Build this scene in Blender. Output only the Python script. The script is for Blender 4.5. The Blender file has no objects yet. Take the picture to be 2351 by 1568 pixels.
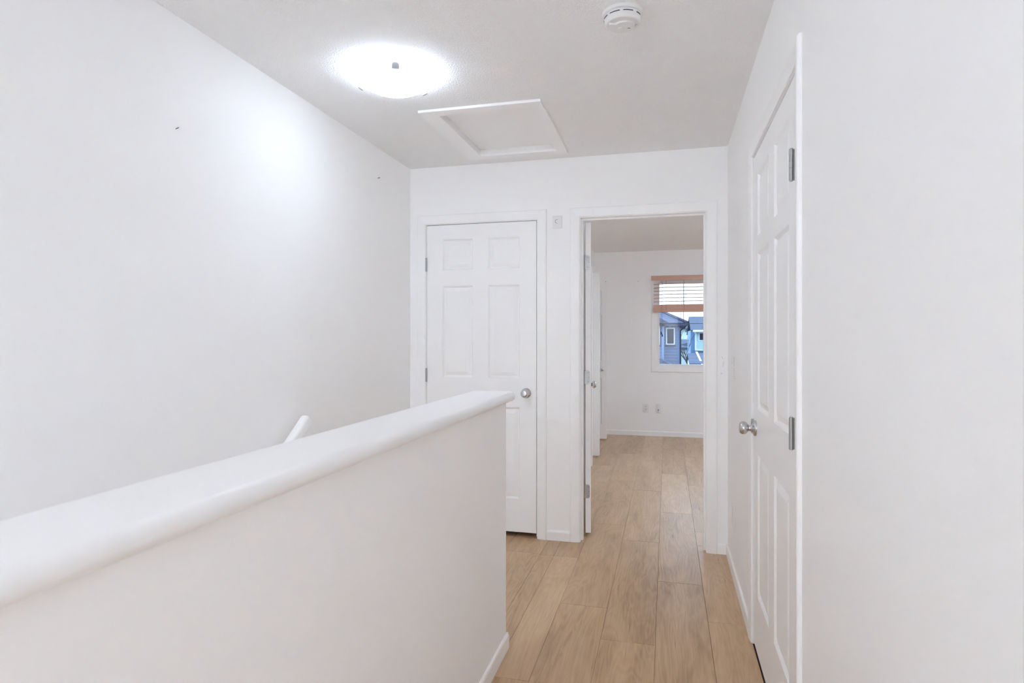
import bpy, bmesh, math, random
from mathutils import Vector, Matrix
random.seed(7)
S = bpy.context.scene
COL = S.collection
PI = math.pi

# ------------------------------------------------------------------ camera
cam_d = bpy.data.cameras.new('camera')
cam = bpy.data.objects.new('camera', cam_d)
COL.objects.link(cam)
cam.location = (0, 0, 1.294)
cam.rotation_euler = (PI / 2, 0, 0.2484)
cam_d.sensor_width = 36
cam_d.lens = 1401.9 / 2351 * 36
cam_d.shift_y = -8.4 / 2351
cam_d.clip_start = 0.02
cam_d.clip_end = 500
cam_d.dof.use_dof = True
cam_d.dof.focus_distance = 4.6
cam_d.dof.aperture_fstop = 5.6
S.camera = cam

# ------------------------------------------------------------------ world, exposure
W = bpy.data.worlds.new('overcast_sky')
S.world = W
W.use_nodes = True
bg = W.node_tree.nodes['Background']
bg.inputs[0].default_value = (0.66, 0.82, 1.0, 1)
SKY = 1.5
bg.inputs[1].default_value = SKY
S.view_settings.view_transform = 'Standard'
S.view_settings.look = 'None'
S.view_settings.gamma = 1
S.view_settings.exposure = 1.13
S.view_settings.use_curve_mapping = False
S.cycles.use_light_tree = False
S.cycles.max_bounces = 24
S.cycles.diffuse_bounces = 24
S.cycles.glossy_bounces = 4
S.cycles.use_adaptive_sampling = True
S.cycles.adaptive_threshold = 0.03
LAMP_HALL = 6.5
FILL_BACK = 136.0  # strength of the added fill light behind the camera
FILL_BED = 47.0  # strength of the added fill light out of view in the bedroom

# ------------------------------------------------------------------ materials
def nodes_of(m):
    m.use_nodes = True
    return m.node_tree, m.node_tree.nodes['Principled BSDF']

def mat(name, col, rough=0.5, metal=0.0, spec=0.5, bump=None, var=0.0, aniso=None):
    """bump = (scale, distance, detail); var = slight value variation"""
    m = bpy.data.materials.new(name)
    nt, p = nodes_of(m)
    p.inputs['Base Color'].default_value = (*col, 1)
    p.inputs['Roughness'].default_value = rough
    p.inputs['Metallic'].default_value = metal
    p.inputs['Specular IOR Level'].default_value = spec
    tc = nt.nodes.new('ShaderNodeTexCoord')
    if bump:
        n = nt.nodes.new('ShaderNodeTexNoise')
        n.inputs['Scale'].default_value = bump[0]
        n.inputs['Detail'].default_value = bump[2]
        b = nt.nodes.new('ShaderNodeBump')
        b.inputs['Distance'].default_value = bump[1]
        b.inputs['Strength'].default_value = 1.0
        nt.links.new(tc.outputs['Object'], n.inputs['Vector'])
        nt.links.new(n.outputs['Fac'], b.inputs['Height'])
        nt.links.new(b.outputs['Normal'], p.inputs['Normal'])
    if var:
        n2 = nt.nodes.new('ShaderNodeTexNoise')
        n2.inputs['Scale'].default_value = 2.0
        n2.inputs['Detail'].default_value = 0
        r = nt.nodes.new('ShaderNodeMapRange')
        r.inputs['To Min'].default_value = 1 - var
        r.inputs['To Max'].default_value = 1 + var
        mx = nt.nodes.new('ShaderNodeVectorMath')
        mx.operation = 'SCALE'
        mx.inputs[0].default_value = col
        nt.links.new(tc.outputs['Object'], n2.inputs['Vector'])
        nt.links.new(n2.outputs['Fac'], r.inputs['Value'])
        nt.links.new(r.outputs['Result'], mx.inputs['Scale'])
        nt.links.new(mx.outputs['Vector'], p.inputs['Base Color'])
    return m

M = {}
M['wall'] = mat('wall_paint', (0.945, 0.945, 0.947), 0.55, spec=0.2, var=0.006)
M['trim'] = mat('trim_paint', (0.945, 0.945, 0.947), 0.35, spec=0.35, var=0.004)
M['door'] = mat('door_paint', (0.94, 0.94, 0.942), 0.4, spec=0.3, var=0.006)
M['plate'] = mat('plate_plastic', (0.84, 0.84, 0.84), 0.3, spec=0.5, bump=(60, 0.0001, 1))
M['dark'] = mat('dark_slot', (0.02, 0.02, 0.02), 0.7, bump=(60, 0.0001, 1))
M['plastic'] = mat('detector_plastic', (0.82, 0.82, 0.82), 0.4, spec=0.4, bump=(90, 0.0001, 1))
M['nickel'] = mat('brushed_nickel', (0.62, 0.61, 0.60), 0.27, 1.0, bump=(160, 0.00005, 2))
M['steel'] = mat('hinge_steel', (0.42, 0.42, 0.42), 0.36, 1.0, bump=(160, 0.00008, 2))
M['clip'] = mat('clip_steel', (0.38, 0.38, 0.39), 0.5, 0.6, bump=(160, 0.00005, 2))
M['sub'] = mat('subfloor_dark', (0.09, 0.055, 0.035), 0.8, bump=(30, 0.001, 3))
M['blind'] = mat('blind_wood', (0.6817, 0.4203, 0.3304), 0.45, spec=0.35, bump=(90, 0.0003, 4), var=0.06)
M['cord'] = mat('cord', (0.10, 0.09, 0.10), 0.8, bump=(300, 0.0002, 1))
M['black'] = mat('black_plastic', (0.01, 0.01, 0.012), 0.5, bump=(50, 0.0002, 1))
M['muntin'] = mat('muntin_bar', (0.16, 0.13, 0.15), 0.5, bump=(50, 0.0002, 1))
M['vinyl'] = mat('window_vinyl', (0.85, 0.83, 0.81), 0.35, bump=(50, 0.0001, 1))
# exterior
M['grass'] = mat('winter_lawn', (0.0967, 0.1067, 0.0683), 0.9, bump=(3, 0.05, 5), var=0.3)
M['fascia'] = mat('fascia_dark_blue', (0.018, 0.028, 0.075), 0.5, bump=(20, 0.001, 2))
M['white_ext'] = mat('white_trim_outdoors', (0.8404, 0.8615, 0.8824), 0.5, bump=(20, 0.001, 2))
M['corner_board'] = mat('corner_board_blue', (0.1711, 0.2624, 0.4504), 0.6, bump=(20, 0.001, 2))
M['ext_glass'] = mat('house_window_glass', (0.012, 0.018, 0.05), 0.3, spec=0.08, bump=(2, 0.001, 1))
M['bark'] = mat('bare_bark', (0.0783, 0.0683, 0.0734), 0.9, bump=(30, 0.01, 4))
M['pale'] = mat('pale_stucco', (0.7554, 0.9, 0.9), 0.8, bump=(30, 0.002, 3))

def ceiling_mat():
    m = bpy.data.materials.new('stippled_ceiling')
    nt, p = nodes_of(m)
    p.inputs['Base Color'].default_value = (0.95, 0.95, 0.95, 1)
    p.inputs['Roughness'].default_value = 0.8
    p.inputs['Specular IOR Level'].default_value = 0.2
    tc = nt.nodes.new('ShaderNodeTexCoord')
    v = nt.nodes.new('ShaderNodeTexNoise'); v.inputs['Scale'].default_value = 165; v.inputs['Detail'].default_value = 3
    v.inputs['Roughness'].default_value = 0.55
    r = nt.nodes.new('ShaderNodeMapRange')
    r.inputs['From Min'].default_value = 0.42; r.inputs['From Max'].default_value = 0.66
    b = nt.nodes.new('ShaderNodeBump'); b.inputs['Distance'].default_value = 0.0020; b.inputs['Strength'].default_value = 0.8
    nt.links.new(tc.outputs['Object'], v.inputs['Vector'])
    nt.links.new(v.outputs['Fac'], r.inputs['Value'])
    nt.links.new(r.outputs['Result'], b.inputs['Height'])
    nt.links.new(b.outputs['Normal'], p.inputs['Normal'])
    return m
M['ceiling'] = ceiling_mat()

def plank_mat():
    m = bpy.data.materials.new('oak_plank')
    nt, p = nodes_of(m)
    L = nt.links.new
    N = nt.nodes.new
    tc = N('ShaderNodeTexCoord'); oi = N('ShaderNodeObjectInfo')
    off = N('ShaderNodeVectorMath'); off.operation = 'SCALE'; off.inputs[0].default_value = (37.0, 61.0, 13.0)
    L(oi.outputs['Random'], off.inputs['Scale'])
    add = N('ShaderNodeVectorMath'); add.operation = 'ADD'
    L(tc.outputs['Object'], add.inputs[0]); L(off.outputs['Vector'], add.inputs[1])
    # cathedral grain: stretched noise -> rings
    mp = N('ShaderNodeMapping'); mp.inputs['Scale'].default_value = (7.0, 0.9, 1.0)
    L(add.outputs['Vector'], mp.inputs['Vector'])
    n1 = N('ShaderNodeTexNoise'); n1.inputs['Scale'].default_value = 1.1; n1.inputs['Detail'].default_value = 3; n1.inputs['Distortion'].default_value = 0.5
    L(mp.outputs['Vector'], n1.inputs['Vector'])
    ml = N('ShaderNodeMath'); ml.operation = 'MULTIPLY'; ml.inputs[1].default_value = 95.0
    L(n1.outputs['Fac'], ml.inputs[0])
    sn = N('ShaderNodeMath'); sn.operation = 'SINE'; L(ml.outputs[0], sn.inputs[0])
    rr = N('ShaderNodeMapRange'); rr.inputs['From Min'].default_value = -1; rr.inputs['From Max'].default_value = 1
    L(sn.outputs[0], rr.inputs['Value'])
    # fine fibres
    mp2 = N('ShaderNodeMapping'); mp2.inputs['Scale'].default_value = (150.0, 5.0, 1.0)
    L(add.outputs['Vector'], mp2.inputs['Vector'])
    n2 = N('ShaderNodeTexNoise'); n2.inputs['Scale'].default_value = 1.0; n2.inputs['Detail'].default_value = 4
    L(mp2.outputs['Vector'], n2.inputs['Vector'])
    # broad tone
    mp3 = N('ShaderNodeMapping'); mp3.inputs['Scale'].default_value = (9.0, 1.6, 1.0)
    L(add.outputs['Vector'], mp3.inputs['Vector'])
    n3 = N('ShaderNodeTexNoise'); n3.inputs['Scale'].default_value = 1.0; n3.inputs['Detail'].default_value = 5; n3.inputs['Distortion'].default_value = 1.2
    L(mp3.outputs['Vector'], n3.inputs['Vector'])
    mx1 = N('ShaderNodeMath'); mx1.operation = 'MULTIPLY'; mx1.inputs[1].default_value = 0.10; L(rr.outputs[0], mx1.inputs[0])
    mx2 = N('ShaderNodeMath'); mx2.operation = 'MULTIPLY_ADD'; mx2.inputs[1].default_value = 0.34; L(n2.outputs['Fac'], mx2.inputs[0]); L(mx1.outputs[0], mx2.inputs[2])
    mx3 = N('ShaderNodeMath'); mx3.operation = 'MULTIPLY_ADD'; mx3.inputs[1].default_value = 0.62; L(n3.outputs['Fac'], mx3.inputs[0]); L(mx2.outputs[0], mx3.inputs[2])
    mx4 = N('ShaderNodeMath'); mx4.operation = 'MULTIPLY_ADD'; mx4.inputs[1].default_value = 0.16; L(oi.outputs['Random'], mx4.inputs[0]); L(mx3.outputs[0], mx4.inputs[2])
    cr = N('ShaderNodeValToRGB')
    L(mx4.outputs[0], cr.inputs['Fac'])
    e = cr.color_ramp.elements
    e[0].position = 0.30; e[0].color = (0.31, 0.185, 0.095, 1)
    e[1].position = 0.86; e[1].color = (0.66, 0.465, 0.285, 1)
    k = cr.color_ramp.elements.new(0.58); k.color = (0.51, 0.335, 0.19, 1)
    L(cr.outputs['Color'], p.inputs['Base Color'])
    r2 = N('ShaderNodeMapRange'); r2.inputs['To Min'].default_value = 0.24; r2.inputs['To Max'].default_value = 0.36
    L(n2.outputs['Fac'], r2.inputs['Value']); L(r2.outputs[0], p.inputs['Roughness'])
    p.inputs['Specular IOR Level'].default_value = 0.5
    bm_ = N('ShaderNodeBump'); bm_.inputs['Distance'].default_value = 0.0006; bm_.inputs['Strength'].default_value = 0.7
    ad = N('ShaderNodeMath'); ad.operation = 'MULTIPLY_ADD'; ad.inputs[1].default_value = 0.5; L(rr.outputs[0], ad.inputs[0]); L(n2.outputs['Fac'], ad.inputs[2])
    L(ad.outputs[0], bm_.inputs['Height']); L(bm_.outputs['Normal'], p.inputs['Normal'])
    return m
M['plank'] = plank_mat()

def siding_mat(name, col, pitch, gap=0.10):
    m = bpy.data.materials.new(name)
    nt, p = nodes_of(m)
    L = nt.links.new; N = nt.nodes.new
    tc = N('ShaderNodeTexCoord'); sp = N('ShaderNodeSeparateXYZ'); L(tc.outputs['Object'], sp.inputs[0])
    d = N('ShaderNodeMath'); d.operation = 'DIVIDE'; d.inputs[1].default_value = pitch; L(sp.outputs['Z'], d.inputs[0])
    fr = N('ShaderNodeMath'); fr.operation = 'FRACT'; L(d.outputs[0], fr.inputs[0])
    b = N('ShaderNodeBump'); b.inputs['Distance'].default_value = 0.02; b.invert = True
    L(fr.outputs[0], b.inputs['Height']); L(b.outputs['Normal'], p.inputs['Normal'])
    lt = N('ShaderNodeMath'); lt.operation = 'LESS_THAN'; lt.inputs[1].default_value = gap; L(fr.outputs[0], lt.inputs[0])
    mx = N('ShaderNodeMix'); mx.data_type = 'RGBA'
    mx.inputs['A'].default_value = (*col, 1); mx.inputs['B'].default_value = (*[c * 0.55 for c in col], 1)
    L(lt.outputs[0], mx.inputs['Factor']); L(mx.outputs['Result'], p.inputs['Base Color'])
    p.inputs['Roughness'].default_value = 0.7
    return m
M['siding'] = siding_mat('blue_grey_lap_siding', (0.1398, 0.1987, 0.34), 0.19, 0.14)
M['siding_pale'] = siding_mat('pale_blue_lap_siding', (0.4405, 0.6716, 0.8456), 0.15, 0.10)
M['siding_mid'] = siding_mat('mid_blue_and_shaded_siding', (0.1827, 0.3258, 0.5512), 0.15, 0.10)  # doubles as painted shade on the pale house
M['shingle'] = siding_mat('grey_blue_shingles', (0.0475, 0.079, 0.1683), 0.14, 0.16)
M['shingle2'] = siding_mat('slate_shingles', (0.053, 0.0838, 0.1587), 0.14, 0.16)

def glass_mat():
    m = bpy.data.materials.new('window_glass')
    m.use_nodes = True
    nt = m.node_tree; nt.nodes.clear()
    o = nt.nodes.new('ShaderNodeOutputMaterial'); mx = nt.nodes.new('ShaderNodeMixShader')
    t = nt.nodes.new('ShaderNodeBsdfTransparent'); t.inputs[0].default_value = (0.95, 0.97, 0.98, 1)
    g = nt.nodes.new('ShaderNodeBsdfGlossy'); g.inputs['Roughness'].default_value = 0.02
    f = nt.nodes.new('ShaderNodeFresnel'); f.inputs[0].default_value = 1.45
    nt.links.new(f.outputs[0], mx.inputs[0]); nt.links.new(t.outputs[0], mx.inputs[1]); nt.links.new(g.outputs[0], mx.inputs[2])
    nt.links.new(mx.outputs[0], o.inputs[0])
    return m
M['glass'] = glass_mat()

def lamp_mat(name, strength, col=(0.835, 0.975, 1.135)):
    m = bpy.data.materials.new(name)
    nt, p = nodes_of(m)
    p.inputs['Base Color'].default_value = (0.9, 0.9, 0.9, 1)
    p.inputs['Roughness'].default_value = 0.25
    p.inputs['Emission Color'].default_value = (*col, 1)
    # the bulbs behind the frosted glass make the middle of the bowl brighter than its rim
    tc = nt.nodes.new('ShaderNodeTexCoord'); mu = nt.nodes.new('ShaderNodeVectorMath'); mu.operation = 'MULTIPLY'
    mu.inputs[1].default_value = (1, 1, 0)
    le = nt.nodes.new('ShaderNodeVectorMath'); le.operation = 'LENGTH'
    mr = nt.nodes.new('ShaderNodeMapRange'); mr.interpolation_type = 'SMOOTHSTEP'
    mr.inputs['From Min'].default_value = 0.05; mr.inputs['From Max'].default_value = 0.15
    mr.inputs['To Min'].default_value = strength * 1.6; mr.inputs['To Max'].default_value = strength * 0.40
    nt.links.new(tc.outputs['Object'], mu.inputs[0]); nt.links.new(mu.outputs[0], le.inputs[0])
    nt.links.new(le.outputs['Value'], mr.inputs['Value']); nt.links.new(mr.outputs[0], p.inputs['Emission Strength'])
    return m

# ------------------------------------------------------------------ helpers
def link(name, me, m, parent=None):
    o = bpy.data.objects.new(name, me)
    COL.objects.link(o)
    if m is not None and len(me.materials) == 0:
        me.materials.append(M[m] if isinstance(m, str) else m)
    if parent is not None:
        o.parent = parent
    return o

def finish(bm, name, m, parent=None, smooth=False, recalc=True):
    if recalc:
        bmesh.ops.recalc_face_normals(bm, faces=bm.faces[:])
    me = bpy.data.meshes.new(name)
    bm.to_mesh(me); bm.free()
    if smooth:
        for p in me.polygons: p.use_smooth = True
        try: me.set_sharp_from_angle(angle=math.radians(40))
        except Exception: pass
    return link(name, me, m, parent)

def add_box(bm, x0, x1, y0, y1, z0, z1):
    vs = [bm.verts.new((x, y, z)) for x in (x0, x1) for y in (y0, y1) for z in (z0, z1)]
    for f in ((0, 1, 3, 2), (4, 6, 7, 5), (0, 4, 5, 1), (2, 3, 7, 6), (0, 2, 6, 4), (1, 5, 7, 3)):
        bm.faces.new([vs[i] for i in f])
    return vs

def box(name, x0, x1, y0, y1, z0, z1, m, parent=None, bevel=0.0, seg=2):
    bm = bmesh.new()
    add_box(bm, x0, x1, y0, y1, z0, z1)
    bmesh.ops.recalc_face_normals(bm, faces=bm.faces[:])
    if bevel:
        bmesh.ops.bevel(bm, geom=bm.edges[:], offset=bevel, segments=seg, profile=0.5, affect='EDGES')
    return finish(bm, name, m, parent, smooth=bool(bevel))

def add_tube(bm, p0, p1, r0, r1=None, n=12, caps=True):
    r1 = r0 if r1 is None else r1
    p0 = Vector(p0); p1 = Vector(p1)
    d = (p1 - p0).normalized()
    a = d.orthogonal().normalized(); b = d.cross(a)
    rings = []
    for p, r in ((p0, r0), (p1, r1)):
        rings.append([bm.verts.new(p + (a * math.cos(2 * PI * i / n) + b * math.sin(2 * PI * i / n)) * r) for i in range(n)])
    for i in range(n):
        j = (i + 1) % n
        bm.faces.new((rings[0][i], rings[0][j], rings[1][j], rings[1][i]))
    if caps:
        bm.faces.new(rings[0][::-1]); bm.faces.new(rings[1])

def add_lathe(bm, prof, axis_o, axis_d, n=32):
    """prof = [(dist along axis, radius)]"""
    o = Vector(axis_o); d = Vector(axis_d).normalized()
    a = d.orthogonal().normalized(); b = d.cross(a)
    prev = None
    for t, r in prof:
        if r < 1e-6:
            ring = [bm.verts.new(o + d * t)]
        else:
            ring = [bm.verts.new(o + d * t + (a * math.cos(2 * PI * i / n) + b * math.sin(2 * PI * i / n)) * r) for i in range(n)]
        if prev is not None:
            for i in range(n):
                j = (i + 1) % n
                if len(prev) == 1 and len(ring) == 1: pass
                elif len(prev) == 1: bm.faces.new((prev[0], ring[j], ring[i]))
                elif len(ring) == 1: bm.faces.new((prev[i], prev[j], ring[0]))
                else: bm.faces.new((prev[i], prev[j], ring[j], ring[i]))
        prev = ring

def add_poly_prism(bm, pts, d):
    """pts: list of 3D points of a planar polygon; extruded by vector d"""
    d = Vector(d)
    a = [bm.verts.new(Vector(p)) for p in pts]
    b = [bm.verts.new(Vector(p) + d) for p in pts]
    n = len(pts)
    bm.faces.new(a[::-1]); bm.faces.new(b)
    for i in range(n):
        j = (i + 1) % n
        bm.faces.new((a[i], a[j], b[j], b[i]))

def tag(o, label, cat, group=None, kind=None):
    o['label'] = label; o['category'] = cat
    if group: o['group'] = group
    if kind: o['kind'] = kind
    return o

def empty(name, loc=(0, 0, 0), rz=0.0, parent=None):
    o = bpy.data.objects.new(name, None)
    o.empty_display_size = 0.1
    COL.objects.link(o)
    o.location = loc; o.rotation_euler = (0, 0, rz)
    if parent is not None: o.parent = parent
    return o

# ------------------------------------------------------------------ key dimensions (metres)
H = 2.44
XL, XR = -1.6914, 0.3535        # left and right wall faces of the hall
YF, YF2 = 3.854, 3.972          # far hall wall, both faces
YB = 8.267                      # bedroom window wall
YBACK = -4.8                    # wall behind the camera
XBR = 2.4                       # bedroom right wall
XBL = -0.944                    # bedroom left wall
HWX0, HWX1, HWY = -0.775, -0.650, 2.461   # half wall
STAIR_Y = 2.40                  # top nosing of the stairs
ZLOW = -2.70

# ------------------------------------------------------------------ walls
def wall_along_x(name, x0, x1, y0, y1, z0, z1, holes, label):
    """holes: (xa, xb, za, zb) sorted by xa"""
    bm = bmesh.new()
    x = x0
    for xa, xb, za, zb in holes:
        add_box(bm, x, xa, y0, y1, z0, z1)
        add_box(bm, xa, xb, y0, y1, zb, z1)
        if za > z0: add_box(bm, xa, xb, y0, y1, z0, za)
        x = xb
    add_box(bm, x, x1, y0, y1, z0, z1)
    return tag(finish(bm, name, 'wall'), label, 'wall', kind='structure')

def wall_along_y(name, y0, y1, x0, x1, z0, z1, holes, label):
    bm = bmesh.new()
    y = y0
    for ya, yb, za, zb in holes:
        add_box(bm, x0, x1, y, ya, z0, z1)
        add_box(bm, x0, x1, ya, yb, zb, z1)
        if za > z0: add_box(bm, x0, x1, ya, yb, z0, za)
        y = yb
    add_box(bm, x0, x1, y, y1, z0, z1)
    return tag(finish(bm, name, 'wall'), label, 'wall', kind='structure')

# door clear openings between jambs
D1 = (-1.574, -0.812)
D2 = (-0.531, 0.228)
D3 = (1.862, 2.756)
DZ = 2.054
JT = 0.019
def hole(d): return (d[0] - JT, d[1] + JT)

wall_left = wall_along_y('wall_left', YBACK, YB + 0.15, XL - 0.12, XL, ZLOW - 0.1, H + 0.1, [], 'long blank white wall on the left above the stairwell')
wall_far = wall_along_x('wall_far', XL, XBR, YF, YF2, -0.15, H, [(*hole(D1), -0.15, DZ + JT), (*hole(D2), -0.15, DZ + JT)],
                        'white end wall of the hall holding the closed door and the open doorway')
wall_right = wall_along_y('wall_right', YBACK, YF, XR, XR + 0.118, -0.15, H, [(*hole(D3), -0.15, DZ + JT)],
                          'white wall on the right with a closed panel door in it')
wall_back = wall_along_x('wall_back', XL - 0.12, XBR + 0.12, YBACK - 0.12, YBACK, ZLOW - 0.1, H + 0.1, [], 'white wall behind the viewer closing the hall')
WX0, WX1, WZ0, WZ1 = -0.112, 0.932, 0.93, 2.03      # window opening
wall_bed = wall_along_x('wall_bedroom_window', -1.7, XBR, YB, YB + 0.15, -0.15, H, [(WX0 - 0.004, WX1 + 0.004, WZ0 - 0.004, WZ1 + 0.004)],
                        'grey-white bedroom wall around the window with the wooden blind')
wall_outer = wall_along_y('wall_outer', YBACK, YB + 0.15, XBR, XBR + 0.12, -0.15, H + 0.1, [], 'white bedroom wall on the right, out of view behind the door jamb')
wall_bl = wall_along_y('wall_bedroom_left', 4.72, YB, XBL - 0.115, XBL, -0.01, H,
                       [(5.05, 6.16, -0.01, 2.03), (6.58, 7.88, -0.01, 2.03)], 'bedroom left wall with the folding closet doors')
bm = bmesh.new()
add_box(bm, XL, -0.76, 4.60, 4.72, 0, H); add_box(bm, -0.86, -0.76, YF2, 4.60, 0, H)
tag(finish(bm, 'wall_linen_closet', 'wall'), 'wall of the small closet behind the closed hall door', 'wall', kind='structure')

# ceiling with the hatch hole
HX0, HX1, HY0, HY1 = -1.132, -0.645, 2.932, 3.655
bm = bmesh.new()
cx0, cx1, cy0, cy1 = XL, XBR, YBACK, YB + 0.15
for r in ((cx0, cx1, cy0, HY0), (cx0, cx1, HY1, cy1), (cx0, HX0, HY0, HY1), (HX1, cx1, HY0, HY1)):
    add_box(bm, r[0], r[1], r[2], r[3], H, H + 0.1)
ceil = tag(finish(bm, 'ceiling', 'ceiling'), 'white stippled ceiling over the hall and bedroom', 'ceiling', kind='structure')

# half wall beside the stairs, with its rounded cap
hw = tag(box('wall_half', HWX0, HWX1, YBACK, HWY, ZLOW, 1.03, 'wall'), 'waist-high white half wall beside the stairwell with a rounded cap', 'wall', kind='structure')
bm = bmesh.new()
add_box(bm, -0.806, -0.614, YBACK, 2.497, 1.030, 1.070)
bmesh.ops.recalc_face_normals(bm, faces=bm.faces[:])
ed = [e for e in bm.edges if not (abs(e.verts[0].co.y - YBACK) < 1e-4 and abs(e.verts[1].co.y - YBACK) < 1e-4)]
vert_e = [e for e in ed if abs(e.verts[0].co.z - e.verts[1].co.z) > 0.01]
bmesh.ops.bevel(bm, geom=vert_e, offset=0.030, segments=5, profile=0.5, affect='EDGES')
ed = [e for e in bm.edges if len(e.link_faces) == 2 and abs(e.verts[0].co.z - e.verts[1].co.z) < 1e-5
      and any(abs(f.normal.z) > 0.9 for f in e.link_faces) and not all(abs(f.normal.z) > 0.9 for f in e.link_faces)
      and not all(abs(v.co.y - YBACK) < 1e-4 for v in e.verts)]
bmesh.ops.bevel(bm, geom=ed, offset=0.0175, segments=6, profile=0.5, affect='EDGES')
cap = finish(bm, 'cap', 'trim', hw, smooth=True)
cap['label'] = 'glossy white bullnose cap board'

# ------------------------------------------------------------------ floor: subfloor + individual planks
bm = bmesh.new()
add_box(bm, HWX1, XBR, YBACK, YB, -0.15, -0.009)
add_box(bm, XL, HWX1, HWY, YB, -0.15, -0.009)
add_box(bm, XL, HWX0, STAIR_Y, HWY, -0.15, -0.009)
floor = tag(finish(bm, 'floor', 'sub'), 'light oak plank floor running from the hall into the bedroom', 'floor', kind='structure')
PW, PL, G = 0.2287, 1.3290, 0.0006
X0 = -0.5050
butts = {-5: 0.55, -4: 1.02, -3: 0.37, -2: 0.93, -1: 3.575, 0: 2.945, 1: 2.637, 2: 3.338, 3: 2.918, 4: 2.41, 5: 3.1, 6: 2.75, 7: 2.2, 8: 3.0, 9: 2.5, 10: 2.9, 11: 2.3, 12: 2.7}
full = {}
def plank(xa, xb, ya, yb):
    w, l = round(xb - xa, 3), round(yb - ya, 3)
    if w < 0.012 or l < 0.012: return
    key = (w, l)
    if key not in full:
        bm = bmesh.new()
        add_box(bm, -w / 2 + G, w / 2 - G, -l / 2 + G, l / 2 - G, -0.009, 0.0)
        top = [e for e in bm.edges if all(abs(v.co.z) < 1e-6 for v in e.verts)]
        bmesh.ops.recalc_face_normals(bm, faces=bm.faces[:])
        bmesh.ops.bevel(bm, geom=top, offset=0.0006, segments=1, affect='EDGES')
        me = bpy.data.meshes.new('plank'); bm.to_mesh(me); bm.free()
        me.materials.append(M['plank'])
        full[key] = me
    o = link('plank', full[key], None, floor)
    o.location = ((xa + xb) / 2, (ya + yb) / 2, 0)

def region(x0, x1, y0, y1):
    for k in range(-6, 14):
        xa, xb = X0 + k * PW, X0 + (k + 1) * PW
        xa, xb = max(xa, x0), min(xb, x1)
        if xb - xa < 0.012: continue
        b = butts.get(k, 1.7)
        n = math.floor((y0 - b) / PL)
        y = b + n * PL
        while y < y1:
            ya, yb = max(y, y0), min(y + PL, y1)
            plank(xa, xb, ya, yb)
            y += PL
XA, XB = X0, X0 + 3 * PW                    # three rows run unbroken from the hall through the doorway into the bedroom
region(XA, XB, YBACK, YB)
region(HWX1, XA, YBACK, YF)                 # hall
region(XB, XR, YBACK, YF)
region(XL, HWX1, HWY, YF)                   # landing in front of the closed door
region(XL, HWX0, STAIR_Y, HWY)
region(D2[0], XA, YF, YF2)                  # strips beside the jambs and under the closed door
region(XB, D2[1], YF, YF2)
region(D1[0], D1[1], YF, YF2)
region(XBL, XA, YF2 + 0.75, YB)             # bedroom
region(-0.76, XA, YF2, YF2 + 0.75)
region(XB, XBR, YF2, YB)

# ------------------------------------------------------------------ stairs (below the half wall)
st = empty('staircase', (-1.235, STAIR_Y, 0))
tag(st, 'flight of stairs going down behind the half wall', 'stairs', kind='structure')
RUN, RISE = 0.26, 0.1928
for i in range(13):
    y1 = STAIR_Y - i * RUN; zt = -(i + 1) * RISE
    t = box('tread', XL + 0.002, HWX0 - 0.002, y1 - RUN - 0.025, y1, zt - 0.03, zt, 'plank', bevel=0.006)
    r = box('riser', XL + 0.002, HWX0 - 0.002, y1 - 0.018, y1, zt, zt + RISE - 0.012 if i == 0 else zt + RISE - 0.031, 'trim')
    for o in (t, r):
        o.parent = st
        o.matrix_parent_inverse = Matrix.Translation(st.location).inverted()
tag(box('floor_lower', XL, HWX0, YBACK, STAIR_Y, ZLOW - 0.1, ZLOW + 0.003, 'plank'), 'lower landing floor at the foot of the stairs', 'floor', kind='structure')
bm = bmesh.new(); add_box(bm, XL, HWX0, STAIR_Y + 0.001, STAIR_Y + 0.10, ZLOW, -0.15)
tag(finish(bm, 'wall_stair_end', 'wall'), 'wall under the landing at the back of the stairs', 'wall', kind='structure')

# ------------------------------------------------------------------ door trim: mitred casing, jambs and stops
CW = 0.060
PROF = [(0.0, 0.0), (0.0, 0.006), (0.003, 0.0075), (0.012, 0.0085), (0.045, 0.0125), (0.051, 0.0128), (0.056, 0.0110), (0.059, 0.0070), (CW, 0.003), (CW, 0.0)]
def casing(parent, mp, a0, a1, ztop, zbot=0.0, four=False):
    """mp(a, n, z) -> world; a along the wall, n out of the wall"""
    def piece(name, ends):
        bm = bmesh.new()
        A = [bm.verts.new(mp(*ends(s, n, 0))) for s, n in PROF]
        B = [bm.verts.new(mp(*ends(s, n, 1))) for s, n in PROF]
        k = len(PROF)
        for i in range(k):
            j = (i + 1) % k
            bm.faces.new((A[i], A[j], B[j], B[i]))
        bm.faces.new(A[::-1]); bm.faces.new(B)
        return finish(bm, name, 'trim', parent)
    lo = (lambda s: zbot - s) if four else (lambda s: zbot)
    piece('casing_leg', lambda s, n, e: (a0 - s, n, (ztop + s) if e else lo(s)))
    piece('casing_leg', lambda s, n, e: (a1 + s, n, (ztop + s) if e else lo(s)))
    piece('casing_head', lambda s, n, e: ((a1 + s) if e else (a0 - s), n, ztop + s))
    if four:
        piece('casing_sill', lambda s, n, e: ((a1 + s) if e else (a0 - s), n, zbot - s))

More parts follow.
